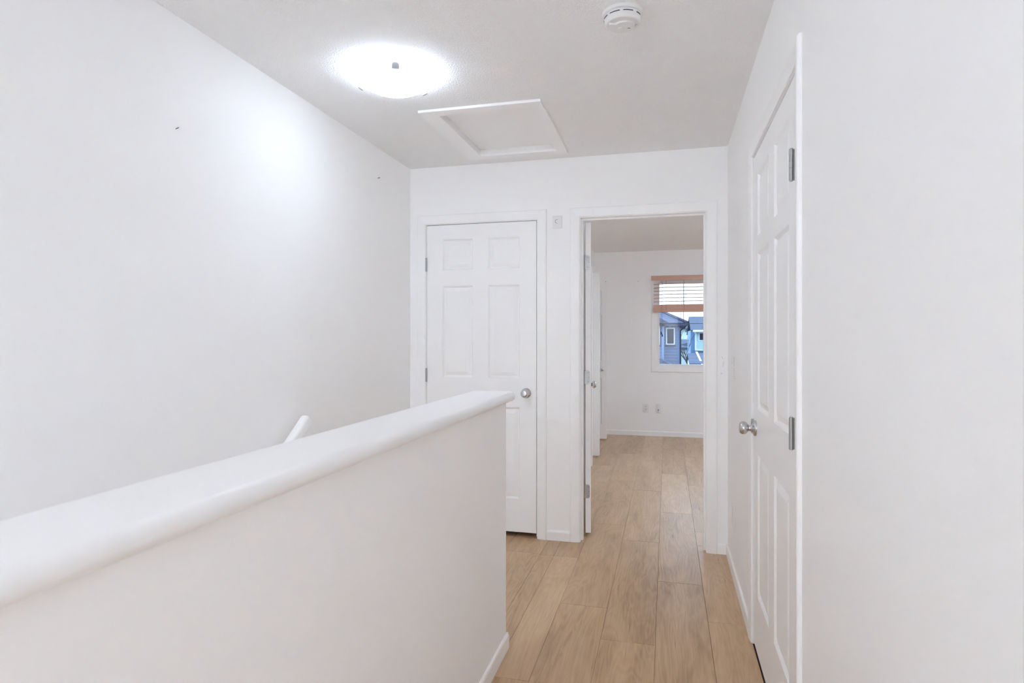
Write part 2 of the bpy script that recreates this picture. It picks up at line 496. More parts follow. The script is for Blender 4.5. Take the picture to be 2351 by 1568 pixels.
def jambs(parent, mp, a0, a1, ztop, depth, stop_at):
    """n negative goes into the wall"""
    def bx(name, aa, ab, na, nb, za, zb):
        bm = bmesh.new()
        pts = [mp(a, n, z) for a in (aa, ab) for n in (na, nb) for z in (za, zb)]
        vs = [bm.verts.new(p) for p in pts]
        for f in ((0, 1, 3, 2), (4, 6, 7, 5), (0, 4, 5, 1), (2, 3, 7, 6), (0, 2, 6, 4), (1, 5, 7, 3)):
            bm.faces.new([vs[i] for i in f])
        return finish(bm, name, 'trim', parent)
    e = 0.0006
    bx('jamb', a0 - JT, a0, -depth, -e, 0, ztop + JT); bx('jamb', a1, a1 + JT, -depth, -e, 0, ztop + JT)
    bx('jamb_head', a0, a1, -depth, -e, ztop, ztop + JT)
    s0, s1 = stop_at
    bx('stop', a0, a0 + 0.011, s0, s1, 0, ztop); bx('stop', a1 - 0.011, a1, s0, s1, 0, ztop)
    bx('stop_head', a0 + 0.011, a1 - 0.011, s0, s1, ztop - 0.011, ztop)

farmap = lambda a, n, z: (a, YF - n, z)
rightmap = lambda a, n, z: (XR - n, a, z)
bedmap = lambda a, n, z: (a, YB - n, z)
bedsidemap = lambda a, n, z: (a, YF2 + n, z)

t1 = tag(empty('trim_1'), 'white door casing framing the closed six-panel door on the end wall', 'door frame', kind='structure')
casing(t1, farmap, D1[0] - 0.005, D1[1] + 0.005, DZ + 0.005)
jambs(t1, farmap, D1[0], D1[1], DZ, 0.118, (-0.075, -0.040))
t2 = tag(empty('trim_2'), 'white door casing framing the open doorway to the bedroom', 'door frame', kind='structure')
casing(t2, farmap, D2[0] - 0.005, D2[1] + 0.005, DZ + 0.005)
casing(t2, bedsidemap, D2[0] - 0.005, D2[1] + 0.005, DZ + 0.005)
jambs(t2, farmap, D2[0], D2[1], DZ, 0.118, (-0.078, -0.043))
t3 = tag(empty('trim_3'), 'white door casing framing the panel door on the right wall', 'door frame', kind='structure')
casing(t3, rightmap, D3[0] - 0.012, D3[1] + 0.005, DZ + 0.005)
jambs(t3, rightmap, D3[0], D3[1], DZ, 0.118, (-0.078, -0.043))

# ------------------------------------------------------------------ six-panel doors
ROWS = [(0.245, 0.840), (1.030, 1.640), (1.747, 1.951)]
def door_skin(parent, w, z0, z1, t, cols, rows, matname='door'):
    """local: x 0..w, front face y=0 (towards -y), back face y=t; slab + one mesh per panel"""
    xs = sorted({0, w, *[c for p in cols for c in p]})
    zs = sorted({z0, z1, *[c for p in rows for c in p]})
    bm = bmesh.new()
    V = {}
    def v(x, y, z):
        k = (round(x, 5), round(y, 5), round(z, 5))
        if k not in V: V[k] = bm.verts.new((x, y, z))
        return V[k]
    for i in range(len(xs) - 1):
        for j in range(len(zs) - 1):
            if (xs[i], xs[i + 1]) in cols and (zs[j], zs[j + 1]) in rows: continue
            for y in (0, t):
                bm.faces.new((v(xs[i], y, zs[j]), v(xs[i + 1], y, zs[j]), v(xs[i + 1], y, zs[j + 1]), v(xs[i], y, zs[j + 1])))
    for i in range(len(xs) - 1):
        for z in (z0, z1):
            bm.faces.new((v(xs[i], 0, z), v(xs[i + 1], 0, z), v(xs[i + 1], t, z), v(xs[i], t, z)))
    for j in range(len(zs) - 1):
        for x in (0, w):
            bm.faces.new((v(x, 0, zs[j]), v(x, 0, zs[j + 1]), v(x, t, zs[j + 1]), v(x, t, zs[j])))
    for c in cols:
        for r in rows:
            for (xa, za), (xb, zb) in (((c[0], r[0]), (c[1], r[0])), ((c[1], r[0]), (c[1], r[1])), ((c[1], r[1]), (c[0], r[1])), ((c[0], r[1]), (c[0], r[0]))):
                bm.faces.new((v(xa, 0, za), v(xb, 0, zb), v(xb, t, zb), v(xa, t, za)))
    finish(bm, 'slab', matname, parent)
    e = 0.0004
    PR = [(e, 0.0), (0.004, 0.0035), (0.010, 0.0090), (0.015, 0.0095), (0.038, 0.0022)]
    for c in cols:
        for r in rows:
            bm = bmesh.new()
            def ring(ins, y):
                return [bm.verts.new(p) for p in ((c[0] + ins, y, r[0] + ins), (c[1] - ins, y, r[0] + ins), (c[1] - ins, y, r[1] - ins), (c[0] + ins, y, r[1] - ins))]
            for side in (0, 1):
                prev = None
                for ins, dp in PR:
                    R = ring(ins, dp if side == 0 else t - dp)
                    if prev:
                        for i in range(4):
                            j = (i + 1) % 4
                            bm.faces.new((prev[i], prev[j], R[j], R[i]))
                    else: first = R
                    prev = R
                bm.faces.new(prev)
                if side == 0: f0 = first
            for i in range(4):
                j = (i + 1) % 4
                bm.faces.new((f0[i], f0[j], first[j], first[i]))
            finish(bm, 'panel', matname, parent)

KNOB = [(0.0, 0.0325), (0.003, 0.0330), (0.007, 0.0315), (0.011, 0.0250), (0.015, 0.0175), (0.020, 0.0135), (0.028, 0.0125), (0.033, 0.0165),
        (0.037, 0.0225), (0.043, 0.0262), (0.050, 0.0268), (0.057, 0.0250), (0.0615, 0.0215), (0.0645, 0.0185), (0.0655, 0.0120), (0.0658, 0.0)]
def knob(parent, pos, d, name='knob'):
    bm = bmesh.new()
    add_lathe(bm, [(t_, r_) for t_, r_ in KNOB[:6]] + [(0.0285, 0.0125), (0.0285, 0.0)], pos, d, 32)
    rs = finish(bm, 'knob_rosette', 'nickel', parent, smooth=True)
    bm = bmesh.new()
    add_lathe(bm, [(0.0270, 0.0)] + [(t_, r_) for t_, r_ in KNOB[6:]], pos, d, 32)
    k = finish(bm, name, 'nickel', parent, smooth=True)
    return k

def hinge(parent, pos, zc, hh=0.089, leaf=None, name='hinge'):
    """barrel of five knuckles at (x, y) = pos; leaf = (x0,x1,y0,y1) plate box"""
    bm = bmesh.new()
    z0 = zc - hh / 2
    k = hh / 5
    for i in range(5):
        add_tube(bm, (pos[0], pos[1], z0 + i * k + 0.0006), (pos[0], pos[1], z0 + (i + 1) * k - 0.0006), 0.0062, n=14)
    add_tube(bm, (pos[0], pos[1], z0 - 0.002), (pos[0], pos[1], z0 + hh + 0.002), 0.0045, n=12)
    h = finish(bm, name, 'steel', parent, smooth=True)
    if leaf:
        x0, x1, y0, y1 = leaf
        bm = bmesh.new()
        add_box(bm, x0, x1, y0, y1, z0, z0 + hh)
        o = finish(bm, 'hinge_leaf', 'steel', h)
    return h

# door 1: closed, end wall. local x from hinge (left) to latch
d1 = tag(empty('door_1', (D1[0] + 0.003, YF + 0.004, 0)), 'closed white six-panel door on the end wall behind the half wall', 'door', kind='structure')
w1 = D1[1] - D1[0] - 0.008
c1 = [(0.113, 0.324), (0.432, 0.644)]
door_skin(d1, w1, 0.032, DZ - 0.005, 0.035, c1, ROWS)
knob(d1, (w1 - 0.066, 0, 0.936), (0, -1, 0))
for zc in (1.787, 1.044, 0.29):
    hinge(d1, (-0.0025, -0.007), zc, leaf=(-0.0032, -0.0018, -0.007, 0.030))
bm = bmesh.new(); add_box(bm, w1 + 0.0005, w1 + 0.0042, -0.004, 0.024, 0.907, 0.965)
finish(bm, 'latch_plate', 'nickel', d1)

# door 2: bedroom door, standing open; hinged on the left jamb, bedroom side
R2 = math.radians(99)
ox, oy = 0.004, -0.035
d2 = tag(empty('door_2', (D2[0] + 0.016 + ox * math.cos(R2) - oy * math.sin(R2), YF2 + 0.014 + ox * math.sin(R2) + oy * math.cos(R2), 0), R2),
         'white bedroom door standing open into the bedroom, seen edge-on with its hinges', 'door', kind='structure')
w2 = D2[1] - D2[0] - 0.007
door_skin(d2, w2, 0.020, DZ - 0.006, 0.035, [(0.112, 0.324), (0.432, 0.640)], ROWS)
knob(d2, (w2 - 0.062, 0, 0.937), (0, -1, 0)); knob(d2, (w2 - 0.062, 0.035, 0.937), (0, 1, 0))
def rounded_plate(parent, zc, hh=0.089):
    """hinge leaf let into the door edge, with rounded outer corners and screws (plane x = 0)"""
    bm = bmesh.new()
    y1, y0, r = 0.040, 0.008, 0.012
    pts = [(y1, zc - hh / 2), (y1, zc + hh / 2)]
    for k in range(6):
        a = PI / 2 * k / 5
        pts.append((y0 + r - r * math.sin(a), zc + hh / 2 - r + r * math.cos(a)))
    for k in range(6):
        a = PI / 2 * k / 5
        pts.append((y0 + r - r * math.cos(a), zc - hh / 2 + r - r * math.sin(a)))
    add_poly_prism(bm, [(-0.0022, y, z) for y, z in pts], (0.0020, 0, 0))
    h = finish(bm, 'hinge_leaf', 'steel', parent)
    for sy, sz in ((0.018, 0.030), (0.014, 0.0), (0.018, -0.030)):
        bm = bmesh.new()
        add_tube(bm, (-0.0030, sy, zc + sz), (-0.0020, sy, zc + sz), 0.0022, n=8)
        finish(bm, 'screw', 'dark', h)
for zc in (1.787, 1.036, 0.290):
    rounded_plate(d2, zc)
    hinge(d2, (-0.0035, 0.046), zc)

# door 3: right wall, closed; local x runs from the latch (far end) to the hinge, towards the camera
d3 = tag(empty('door_3', (XR + 0.003, D3[1] - 0.004, 0), -PI / 2), 'closed white six-panel door with nickel knob on the right wall', 'door', kind='structure')
w3 = D3[1] - D3[0] - 0.008
door_skin(d3, w3, 0.010, DZ - 0.005, 0.035, [(0.112, 0.384), (0.500, 0.766)], [(0.245, 0.822), (1.003, 1.637), (1.706, 1.958)])
knob(d3, (0.062, 0, 0.921), (0, -1, 0))
for zc in (1.782, 1.024, 0.262):
    hinge(d3, (w3 + 0.002, -0.0165), zc, leaf=(w3 + 0.0012, w3 + 0.0028, -0.0165, 0.020))
bm = bmesh.new(); add_box(bm, -0.0032, -0.0004, -0.012, 0.020, 0.890, 0.952)
bmesh.ops.bevel(bm, geom=bm.edges[:], offset=0.001, segments=1, affect='EDGES')
finish(bm, 'latch_plate', 'nickel', d3)

# closet doors in the bedroom: folded pairs of three-panel leaves
def bifold(name, apex, ang, label, with_knob):
    """apex = outer end near the room; leaf runs from the track to the apex"""
    o = tag(empty(name, (apex[0], apex[1], 0), ang), label, 'door', group='folding closet doors', kind='structure')
    w = 0.29
    for k in range(2):
        bm = None
        nm = empty('leaf', (-w, k * 0.040, 0), 0, o)
        door_skin(nm, w, 0.018, 2.000, 0.032, [(0.062, 0.228)], [(0.200, 0.785), (0.995, 1.585), (1.695, 1.890)])
        if with_knob and k == 0:
            bm = bmesh.new()
            add_lathe(bm, [(0, 0.009), (0.008, 0.008), (0.012, 0.012), (0.018, 0.016), (0.024, 0.015), (0.028, 0.009), (0.029, 0)], (w - 0.052, 0, 0.894), (0, -1, 0), 20)
            finish(bm, 'knob', 'nickel', nm, smooth=True)
    return o
bifold('door_4', (-0.722, 6.06), 0.0, 'folded white closet door leaf nearest the bedroom doorway', False)
bifold('door_5', (-0.712, 6.63), 0.0, 'folded white closet door in the middle of the three in the bedroom', False)
bifold('door_6', (-0.738, 7.77), 0.06, 'folded white closet door with a small knob next to the window wall', True)
# closet interior
bm = bmesh.new()
add_box(bm, -1.70, -1.62, 4.72, YB, 0, H); add_box(bm, -1.62, XBL - 0.115, 6.32, 6.42, 0, H)
tag(finish(bm, 'wall_closet', 'wall'), 'inside wall of the bedroom closet', 'wall', kind='structure')
tag(box('floor_closet', -1.62, XBL, 4.72, YB, -0.15, -0.001, 'plank'), 'closet floor in the bedroom', 'floor', kind='structure')

# ------------------------------------------------------------------ baseboards
BBH = 0.064
BPROF = [(0, 0), (0.0105, 0), (0.0105, BBH - 0.012), (0.0085, BBH - 0.004), (0.0045, BBH), (0, BBH)]
def baseboard(name, p0, p1, nrm, label, parent=None):
    """p0->p1 along the wall; nrm = direction out of the wall"""
    p0 = Vector((*p0, 0)); p1 = Vector((*p1, 0)); n = Vector((*nrm, 0))
    bm = bmesh.new()
    add_poly_prism(bm, [p0 + n * a + Vector((0, 0, z)) for a, z in BPROF], p1 - p0)
    o = finish(bm, name, 'trim', parent)
    if label: tag(o, label, 'baseboard', kind='structure')
    return o
e_ = 0.0004
b = baseboard('baseboard_far', (D1[1] + 0.0655, YF - e_), (D2[0] - 0.0655, YF - e_), (0, -1), 'short white baseboard on the end wall between the two doors')
baseboard('baseboard_piece', (D2[1] + 0.0655, YF - e_), (XR - 0.011, YF - e_), (0, -1), None, b)
b = baseboard('baseboard_right', (XR - e_, YF - 0.0005), (XR - e_, D3[1] + 0.0655), (-1, 0), 'white baseboard along the right wall beyond the door')
baseboard('baseboard_piece', (XR - e_, D3[0] - 0.075), (XR - e_, YBACK + 0.001), (-1, 0), None, b)
b = baseboard('baseboard_half', (HWX1 + e_, YBACK + 0.001), (HWX1 + e_, HWY + 0.010), (1, 0), 'white baseboard at the foot of the half wall')
baseboard('baseboard_piece', (HWX1 + 0.010, HWY + e_), (HWX0 + 0.0, HWY + e_), (0, 1), None, b)
baseboard('baseboard_bedroom', (XBL + 0.002, YB - e_), (XBR - 0.002, YB - e_), (0, -1), 'white baseboard under the bedroom window')
baseboard('baseboard_left', (XL + e_, STAIR_Y + 0.1), (XL + e_, YF - 0.002), (1, 0), 'white baseboard at the foot of the left wall by the landing')

# ------------------------------------------------------------------ window, blind
w = tag(empty('window_1'), 'bedroom window with white casing looking out on blue-grey houses', 'window', kind='structure')
casing(w, bedmap, -0.140, 0.960, 2.058, 0.902, four=True)
def frame4(name, x0, x1, z0, z1, y0, y1, t, m, parent):
    bm = bmesh.new()
    add_box(bm, x0, x0 + t, y0, y1, z0, z1); add_box(bm, x1 - t, x1, y0, y1, z0, z1)
    add_box(bm, x0 + t, x1 - t, y0, y1, z0, z0 + t); add_box(bm, x0 + t, x1 - t, y0, y1, z1 - t, z1)
    return finish(bm, name, m, parent)
frame4('liner', -0.140, 0.960, 0.902, 2.058, YB - 0.0005 - 0.004, YB + 0.0, 0.030, 'trim', w)
frame4('sash', WX0, WX1, WZ0, WZ1, YB + 0.045, YB + 0.085, 0.016, 'vinyl', w)
box('pane', WX0 + 0.016, WX1 - 0.016, YB + 0.062, YB + 0.066, WZ0 + 0.016, WZ1 - 0.016, 'glass', w)
box('muntin', WX0 + 0.016, WX1 - 0.016, YB + 0.055, YB + 0.061, 1.478, 1.4845, 'muntin', w)
for x in (0.214, 0.606):
    box('muntin', x - 0.0035, x + 0.0035, YB + 0.055, YB + 0.061, 1.485, WZ1 - 0.016, 'muntin', w)

bl = tag(empty('window_blind', (0.41, YB - 0.05, 2.1)), 'wooden slat blind drawn halfway up over the bedroom window', 'blind')
def bpart(name, *a, **k):
    o = box(name, *a, **k); o.parent = bl; o.matrix_parent_inverse = Matrix.Translation(bl.location).inverted(); return o
BX0, BX1 = -0.166, 0.986
bpart('valance', BX0 - 0.034, BX1 + 0.034, YB - 0.082, YB - 0.072, 2.042, 2.104, 'blind', bevel=0.002)
bpart('headrail', BX0 - 0.01, BX1 + 0.01, YB - 0.068, YB - 0.014, 2.05, 2.10, 'vinyl')
sl = None
def slat(z, tilt=0.0):
    global sl
    if sl is None:
        bm = bmesh.new()
        n = 24
        P = []
        for i in range(n + 1):
            x = BX0 + (BX1 - BX0) * i / n
            dz = -0.0075 * max(0.0, 1 - (x - BX0) / 0.22) ** 2
            P.append([bm.verts.new((x, y, dz + zz)) for y, zz in ((-0.025, -0.0015), (0.025, -0.0015), (0.025, 0.0015), (-0.025, 0.0015))])
        for i in range(n):
            for k in range(4):
                bm.faces.new((P[i][k], P[i][(k + 1) % 4], P[i + 1][(k + 1) % 4], P[i + 1][k]))
        bm.faces.new(P[0]); bm.faces.new(P[n][::-1])
        o = finish(bm, 'slat', 'blind', bl); sl = o
    else:
        o = sl.copy(); COL.objects.link(o)
    o.parent = bl
    o.location = Vector((0, YB - 0.041, z)) - bl.location
    o.rotation_euler = (-tilt, 0, 0)
for k in range(6):
    slat(2.000 - 0.0457 * k, math.radians(3.5))
for k in range(22):
    slat(1.7275 - 0.0033 * k)
bpart('bottom_rail', BX0, BX1, YB - 0.068, YB - 0.014, 1.629, 1.6562, 'blind', bevel=0.003)
for x in (-0.01, 0.214, 0.606, 0.83):
    bm = bmesh.new()
    for dy in (-0.068, -0.013):
        add_tube(bm, (x, YB + dy, 1.65), (x, YB + dy, 2.05), 0.0012, n=6)
    o = finish(bm, 'ladder_cord', 'cord', bl); o.matrix_parent_inverse = Matrix.Translation(bl.location).inverted()
for x, z in ((-0.072, 1.345), (-0.058, 1.318)):
    bm = bmesh.new()
    add_tube(bm, (x, YB - 0.088, z + 0.02), (x, YB - 0.072, 2.045), 0.0011, n=6)
    c = finish(bm, 'pull_cord', 'cord', bl); c.matrix_parent_inverse = Matrix.Translation(bl.location).inverted()
    bm = bmesh.new()
    add_lathe(bm, [(0, 0.003), (0.006, 0.006), (0.030, 0.0085), (0.034, 0.007), (0.0345, 0)], (x, YB - 0.088, z + 0.026), (0, 0, -1), 12)
    finish(bm, 'tassel', 'black', c, smooth=True)

# ------------------------------------------------------------------ attic hatch
hz = H
ah = tag(empty('attic_hatch', (-0.9, 3.29, H)), 'white framed attic access hatch in the hall ceiling', 'hatch')
def hpart(name, *a, **k):
    o = box(name, *a, **k); o.parent = ah; o.matrix_parent_inverse = Matrix.Translation(ah.location).inverted(); return o
FX0, FX1, FY0, FY1, FT = -1.217, -0.588, 2.868, 3.718, 0.013
def hatch_strip(pts):
    bm = bmesh.new()
    add_poly_prism(bm, [(x, y, H - FT) for x, y in pts], (0, 0, FT - 0.0004))
    o = finish(bm, 'frame_strip', 'trim', ah); o.matrix_parent_inverse = Matrix.Translation(ah.location).inverted()
ix0, ix1, iy0, iy1 = HX0 + 0.004, HX1 - 0.004, HY0 + 0.004, HY1 - 0.004
hatch_strip([(FX0, FY0), (FX1, FY0), (ix1, iy0), (ix0, iy0)])
hatch_strip([(FX1, FY0), (FX1, FY1), (ix1, iy1), (ix1, iy0)])
hatch_strip([(FX1, FY1), (FX0, FY1), (ix0, iy1), (ix1, iy1)])
hatch_strip([(FX0, FY1), (FX0, FY0), (ix0, iy0), (ix0, iy1)])
hpart('hatch_panel', HX0 + 0.001, HX1 - 0.001, HY0 + 0.001, HY1 - 0.001, H + 0.030, H + 0.095, 'wall')

# ------------------------------------------------------------------ ceiling lamp and two added fill lights
def ceiling_light(loc, strength, a0, label, col=(0.835, 0.975, 1.135)):
    o = tag(empty('ceiling_light', loc), label, 'ceiling light', group='frosted glass ceiling lights')
    bm = bmesh.new()
    add_lathe(bm, [(0.0, 0.0), (0.0, 0.105), (0.022, 0.110), (0.030, 0.100), (0.030, 0.0)], (0, 0, 0), (0, 0, -1), 40)
    finish(bm, 'base', 'plastic', o, smooth=True)
    bm = bmesh.new()
    prof = [(0.034, 0.158), (0.038, 0.1595), (0.042, 0.157)]
    for k in range(1, 13):
        a = k / 12
        prof.append((0.042 + 0.052 * (1 - (1 - a) ** 2), 0.157 * (1 - a) if k < 12 else 0.0))
    add_lathe(bm, prof, (0, 0, 0), (0, 0, -1), 64)
    finish(bm, 'glass_shade', lamp_mat('frosted_glass_lit', strength, col), o, smooth=True)
    for k in range(3):
        a = a0 + k * 2 * PI / 3
        ca, sa = math.cos(a), math.sin(a)
        bm = bmesh.new()
        # bent clip: arm from the base, plate hanging in front of the rim, lip under it
        add_box(bm, 0.105, 0.163, -0.008, 0.008, -0.033, -0.031)
        add_poly_prism(bm, [(0.1625, -0.008, -0.029), (0.1625, 0.008, -0.029), (0.1625, 0.015, -0.037), (0.1625, 0.015, -0.053), (0.1625, -0.015, -0.053), (0.1625, -0.015, -0.037)], (0.0022, 0, 0))
        add_box(bm, 0.1570, 0.1647, -0.015, 0.015, -0.0545, -0.0528)
        bmesh.ops.rotate(bm, verts=bm.verts[:], cent=(0, 0, 0), matrix=Matrix.Rotation(a, 3, 'Z'))
        finish(bm, 'clip', 'clip', o)
    return o
ceiling_light((-1.141, 2.427, H), LAMP_HALL, math.atan2(2.282 - 2.427, -1.066 + 1.141), 'round frosted glass ceiling light with three metal clips in the hall')
ceiling_light((-0.72, -3.7, H), FILL_BACK, 0.4, 'added fill light shaped as a frosted glass ceiling light, unseen behind the viewer')  # invented fixture, out of view, added to brighten the hall
ceiling_light((1.25, 5.9, H), FILL_BED, 0.4, 'added fill light shaped as a ceiling light in the bedroom, hidden by the wall', (0.80, 0.975, 1.19))  # invented fixture, out of view, added to brighten the bedroom

# ------------------------------------------------------------------ smoke detector
sd = tag(empty('smoke_detector', (-0.152, 2.187, H), math.radians(14)), 'round white smoke detector on the ceiling', 'smoke detector')
bm = bmesh.new()
add_lathe(bm, [(0, 0), (0, 0.0715), (0.004, 0.0725), (0.011, 0.0715), (0.013, 0.066), (0.013, 0)], (0, 0, 0), (0, 0, -1), 56)
finish(bm, 'base', 'plastic', sd, smooth=True)
bm = bmesh.new()
add_lathe(bm, [(0.0125, 0.0), (0.0125, 0.0635), (0.016, 0.0645), (0.034, 0.0620), (0.039, 0.0585), (0.0405, 0.0540), (0.0395, 0.0500), (0.0395, 0.0)], (0, 0, 0), (0, 0, -1), 56)
finish(bm, 'body', 'plastic', sd, smooth=True)
def arc_box(bm, r0, r1, z0, z1, a0, a1, n=10):
    prev = None
    for i in range(n + 1):
        a = a0 + (a1 - a0) * i / n
        R = [bm.verts.new((r * math.cos(a), r * math.sin(a), z)) for r, z in ((r0, z0), (r1, z0), (r1, z1), (r0, z1))]
        if prev:
            for k in range(4): bm.faces.new((prev[k], prev[(k + 1) % 4], R[(k + 1) % 4], R[k]))
        else: bm.faces.new(R)
        prev = R
    bm.faces.new(prev[::-1])
for a0, a1 in ((-98, -66), (-142, -108), (-178, -154), (-214, -190), (-256, -226), (-298, -268), (-340, -310), (-52, -30)):
    bm = bmesh.new()
    arc_box(bm, 0.060, 0.0650, -0.0215, -0.0190, math.radians(a0), math.radians(a1))
    finish(bm, 'vent_slot', 'dark', sd)
# raised lobe on the underside
bm = bmesh.new()
pts = []
for k in range(13):
    a = math.radians(200 - 200 * k / 12)
    pts.append((0.012 + 0.030 * math.cos(-a + PI / 1.0) * 1.0, -0.012 - 0.030 * math.sin(a) * 1.0))
lobe = [(-0.050, -0.012)] + [(0.008 + 0.034 * math.cos(math.radians(a)), -0.004 + 0.026 * math.sin(math.radians(a))) for a in range(-165, 20, 15)] + [(0.044, 0.020), (0.030, 0.040), (0.0, 0.050), (-0.030, 0.040), (-0.046, 0.018)]
add_poly_prism(bm, [(x, y, -0.0390) for x, y in lobe], (0, 0, -0.007))
finish(bm, 'raised_lobe', 'plastic', sd)
bm = bmesh.new(); add_lathe(bm, [(0.0455, 0), (0.0455, 0.011), (0.0475, 0.010), (0.048, 0)], (-0.002, 0.014, 0), (0, 0, -1), 24)
finish(bm, 'test_button', 'plastic', sd, smooth=True)
bm = bmesh.new(); add_box(bm, 0.020, 0.029, 0.010, 0.013, -0.0465, -0.0455); finish(bm, 'led_slot', 'dark', sd)
bm = bmesh.new(); add_box(bm, 0.046, 0.048, -0.002, 0.012, -0.0403, -0.0390); add_box(bm, 0.046, 0.053, -0.004, -0.002, -0.0403, -0.0390); finish(bm, 'embossed_mark', mat('mark_grey', (0.45, 0.45, 0.45), 0.6, bump=(50, 0.0001, 1)), sd)

# ------------------------------------------------------------------ hand rail on the left wall
hr = tag(empty('handrail', (XL + 0.07, 2.53, 0.93)), 'white sloping stair handrail fixed to the left wall', 'handrail')
dirv = Vector((0, -RUN, -RISE)).normalized()
top = Vector((XL + 0.068, 2.525, 0.915)); Lr = 4.0
bm = bmesh.new()
add_box(bm, -0.021, 0.021, -Lr, 0.0, -0.032, 0.032)
bmesh.ops.recalc_face_normals(bm, faces=bm.faces[:])
bmesh.ops.bevel(bm, geom=bm.edges[:], offset=0.015, segments=4, profile=0.5, affect='EDGES')
rot = Matrix.Rotation(math.atan2(RISE, RUN), 4, 'X')
bmesh.ops.transform(bm, matrix=Matrix.Translation(top) @ rot, verts=bm.verts[:])
o = finish(bm, 'rail', 'trim', hr, smooth=True); o.matrix_parent_inverse = Matrix.Translation(hr.location).inverted()
for s in (0.35, 1.5, 2.65, 3.7):
    p = top + dirv * s
    bm = bmesh.new()
    add_tube(bm, p + Vector((0, 0, -0.030)), p + Vector((0, 0, -0.062)), 0.006)
    add_tube(bm, p + Vector((0, 0, -0.058)), Vector((XL + 0.003, p.y, p.z - 0.075)), 0.006)
    add_tube(bm, Vector((XL + 0.0005, p.y, p.z - 0.075)), Vector((XL + 0.006, p.y, p.z - 0.075)), 0.028, n=20)
    o = finish(bm, 'bracket', 'nickel', hr, smooth=True); o.matrix_parent_inverse = Matrix.Translation(hr.location).inverted()

# ------------------------------------------------------------------ wall plates
def plate(name, loc, rz, w_, h_, t_, label, cat, parts):
    """local: -y out of the wall; origin at the plate's centre on the wall face"""
    o = tag(empty(name, loc, rz), label, cat)
    box('cover_plate', -w_ / 2, w_ / 2, -t_, -0.0004, -h_ / 2, h_ / 2, 'plate', o, bevel=0.0022)
    for nm, x0, x1, z0, z1, y0, y1, m in parts:
        box(nm, x0, x1, y0, y1, z0, z1, m, o)
    return o
t_ = 0.006
def outlet_parts():
    P = []
    for zc in (0.0195, -0.0195):
        P.append(('socket_face', -0.0165, 0.0165, zc - 0.014, zc + 0.014, -t_ - 0.0012, -t_ + 0.001, 'plate'))
        P.append(('slot', -0.0085, -0.0055, zc - 0.001, zc + 0.009, -t_ - 0.0017, -t_ - 0.0008, 'dark'))
        P.append(('slot', 0.0050, 0.0085, zc - 0.001, zc + 0.009, -t_ - 0.0017, -t_ - 0.0008, 'dark'))
        P.append(('slot', -0.0028, 0.0032, zc - 0.011, zc - 0.0055, -t_ - 0.0017, -t_ - 0.0008, 'dark'))
    return P
plate('wall_outlet', (-0.2715, YB, 0.367), 0, 0.073, 0.114, t_, 'white duplex socket low on the bedroom wall left of the coax plate', 'outlet', outlet_parts())
cp = plate('coax_plate', (-0.108, YB, 0.364), 0, 0.066, 0.114, t_, 'white cable plate with one dark jack on the bedroom wall right of the socket', 'wall plate',
      [('screw', -0.003, 0.003, 0.038, 0.044, -t_ - 0.0012, -t_ + 0.001, 'steel'), ('screw', -0.003, 0.003, -0.044, -0.038, -t_ - 0.0012, -t_ + 0.001, 'steel')])
bm = bmesh.new(); add_tube(bm, (0, -t_ - 0.010, -0.018), (0, -t_ + 0.001, -0.018), 0.006, n=16); finish(bm, 'coax_jack', 'dark', cp)
plate('wall_outlet', (XR, 3.485, 0.336), -PI / 2, 0.072, 0.116, 0.009, 'white socket plate low on the right wall beyond the door', 'outlet',
      [('socket_face', -0.017, 0.017, -0.033, 0.033, -0.0105, -0.008, 'plate')])
tp = plate('square_wall_plate', (-0.678, YF, 2.033), 0, 0.062, 0.080, 0.008, 'small square white plate high on the end wall between the two doors', 'wall plate', [])
bm = bmesh.new()
arc_box(bm, 0.0095, 0.0125, -0.0006, 0.0006, math.radians(70), math.radians(280), 12)
bmesh.ops.rotate(bm, verts=bm.verts[:], cent=(0, 0, 0), matrix=Matrix.Rotation(PI / 2, 3, 'X'))
bmesh.ops.translate(bm, verts=bm.verts[:], vec=(-0.002, -0.0083, 0.004))
finish(bm, 'round_cutout', mat('cutout_shadow_grey', (0.30, 0.30, 0.30), 0.7, bump=(50, 0.0001, 1)), tp)

# nails and small scuffs left on the walls
def nail(loc, d, label, r=0.0026):
    d = Vector(d)
    bm = bmesh.new()
    p = Vector(loc)
    add_tube(bm, p - d * 0.004, p + d * 0.011 + Vector((0, 0, 0.004)), 0.0014, n=8)
    add_tube(bm, p + d * 0.011 + Vector((0, 0, 0.004)), p + d * 0.0125 + Vector((0, 0, 0.0045)), r, n=10)
    tag(finish(bm, 'nail', 'dark'), label, 'nail', group='nails left in the walls')
nail((XL, 3.371, 2.255), (1, 0, 0), 'dark nail high on the left wall near the far corner', 0.0038)
nail((XL, 1.81, 2.036), (1, 0, 0), 'tiny nail in the blank upper left wall', 0.0013)
nail((-0.37, YB, 2.04), (0, -1, 0), 'tiny dark nail on the bedroom wall left of the blind', 0.004)
nail((-0.795, YB, 2.045), (0, -1, 0), 'tiny dark nail on the bedroom wall above the closet door', 0.004)
scuff = mat('scuff_grey', (0.36, 0.35, 0.34), 0.8, bump=(50, 0.0001, 1))
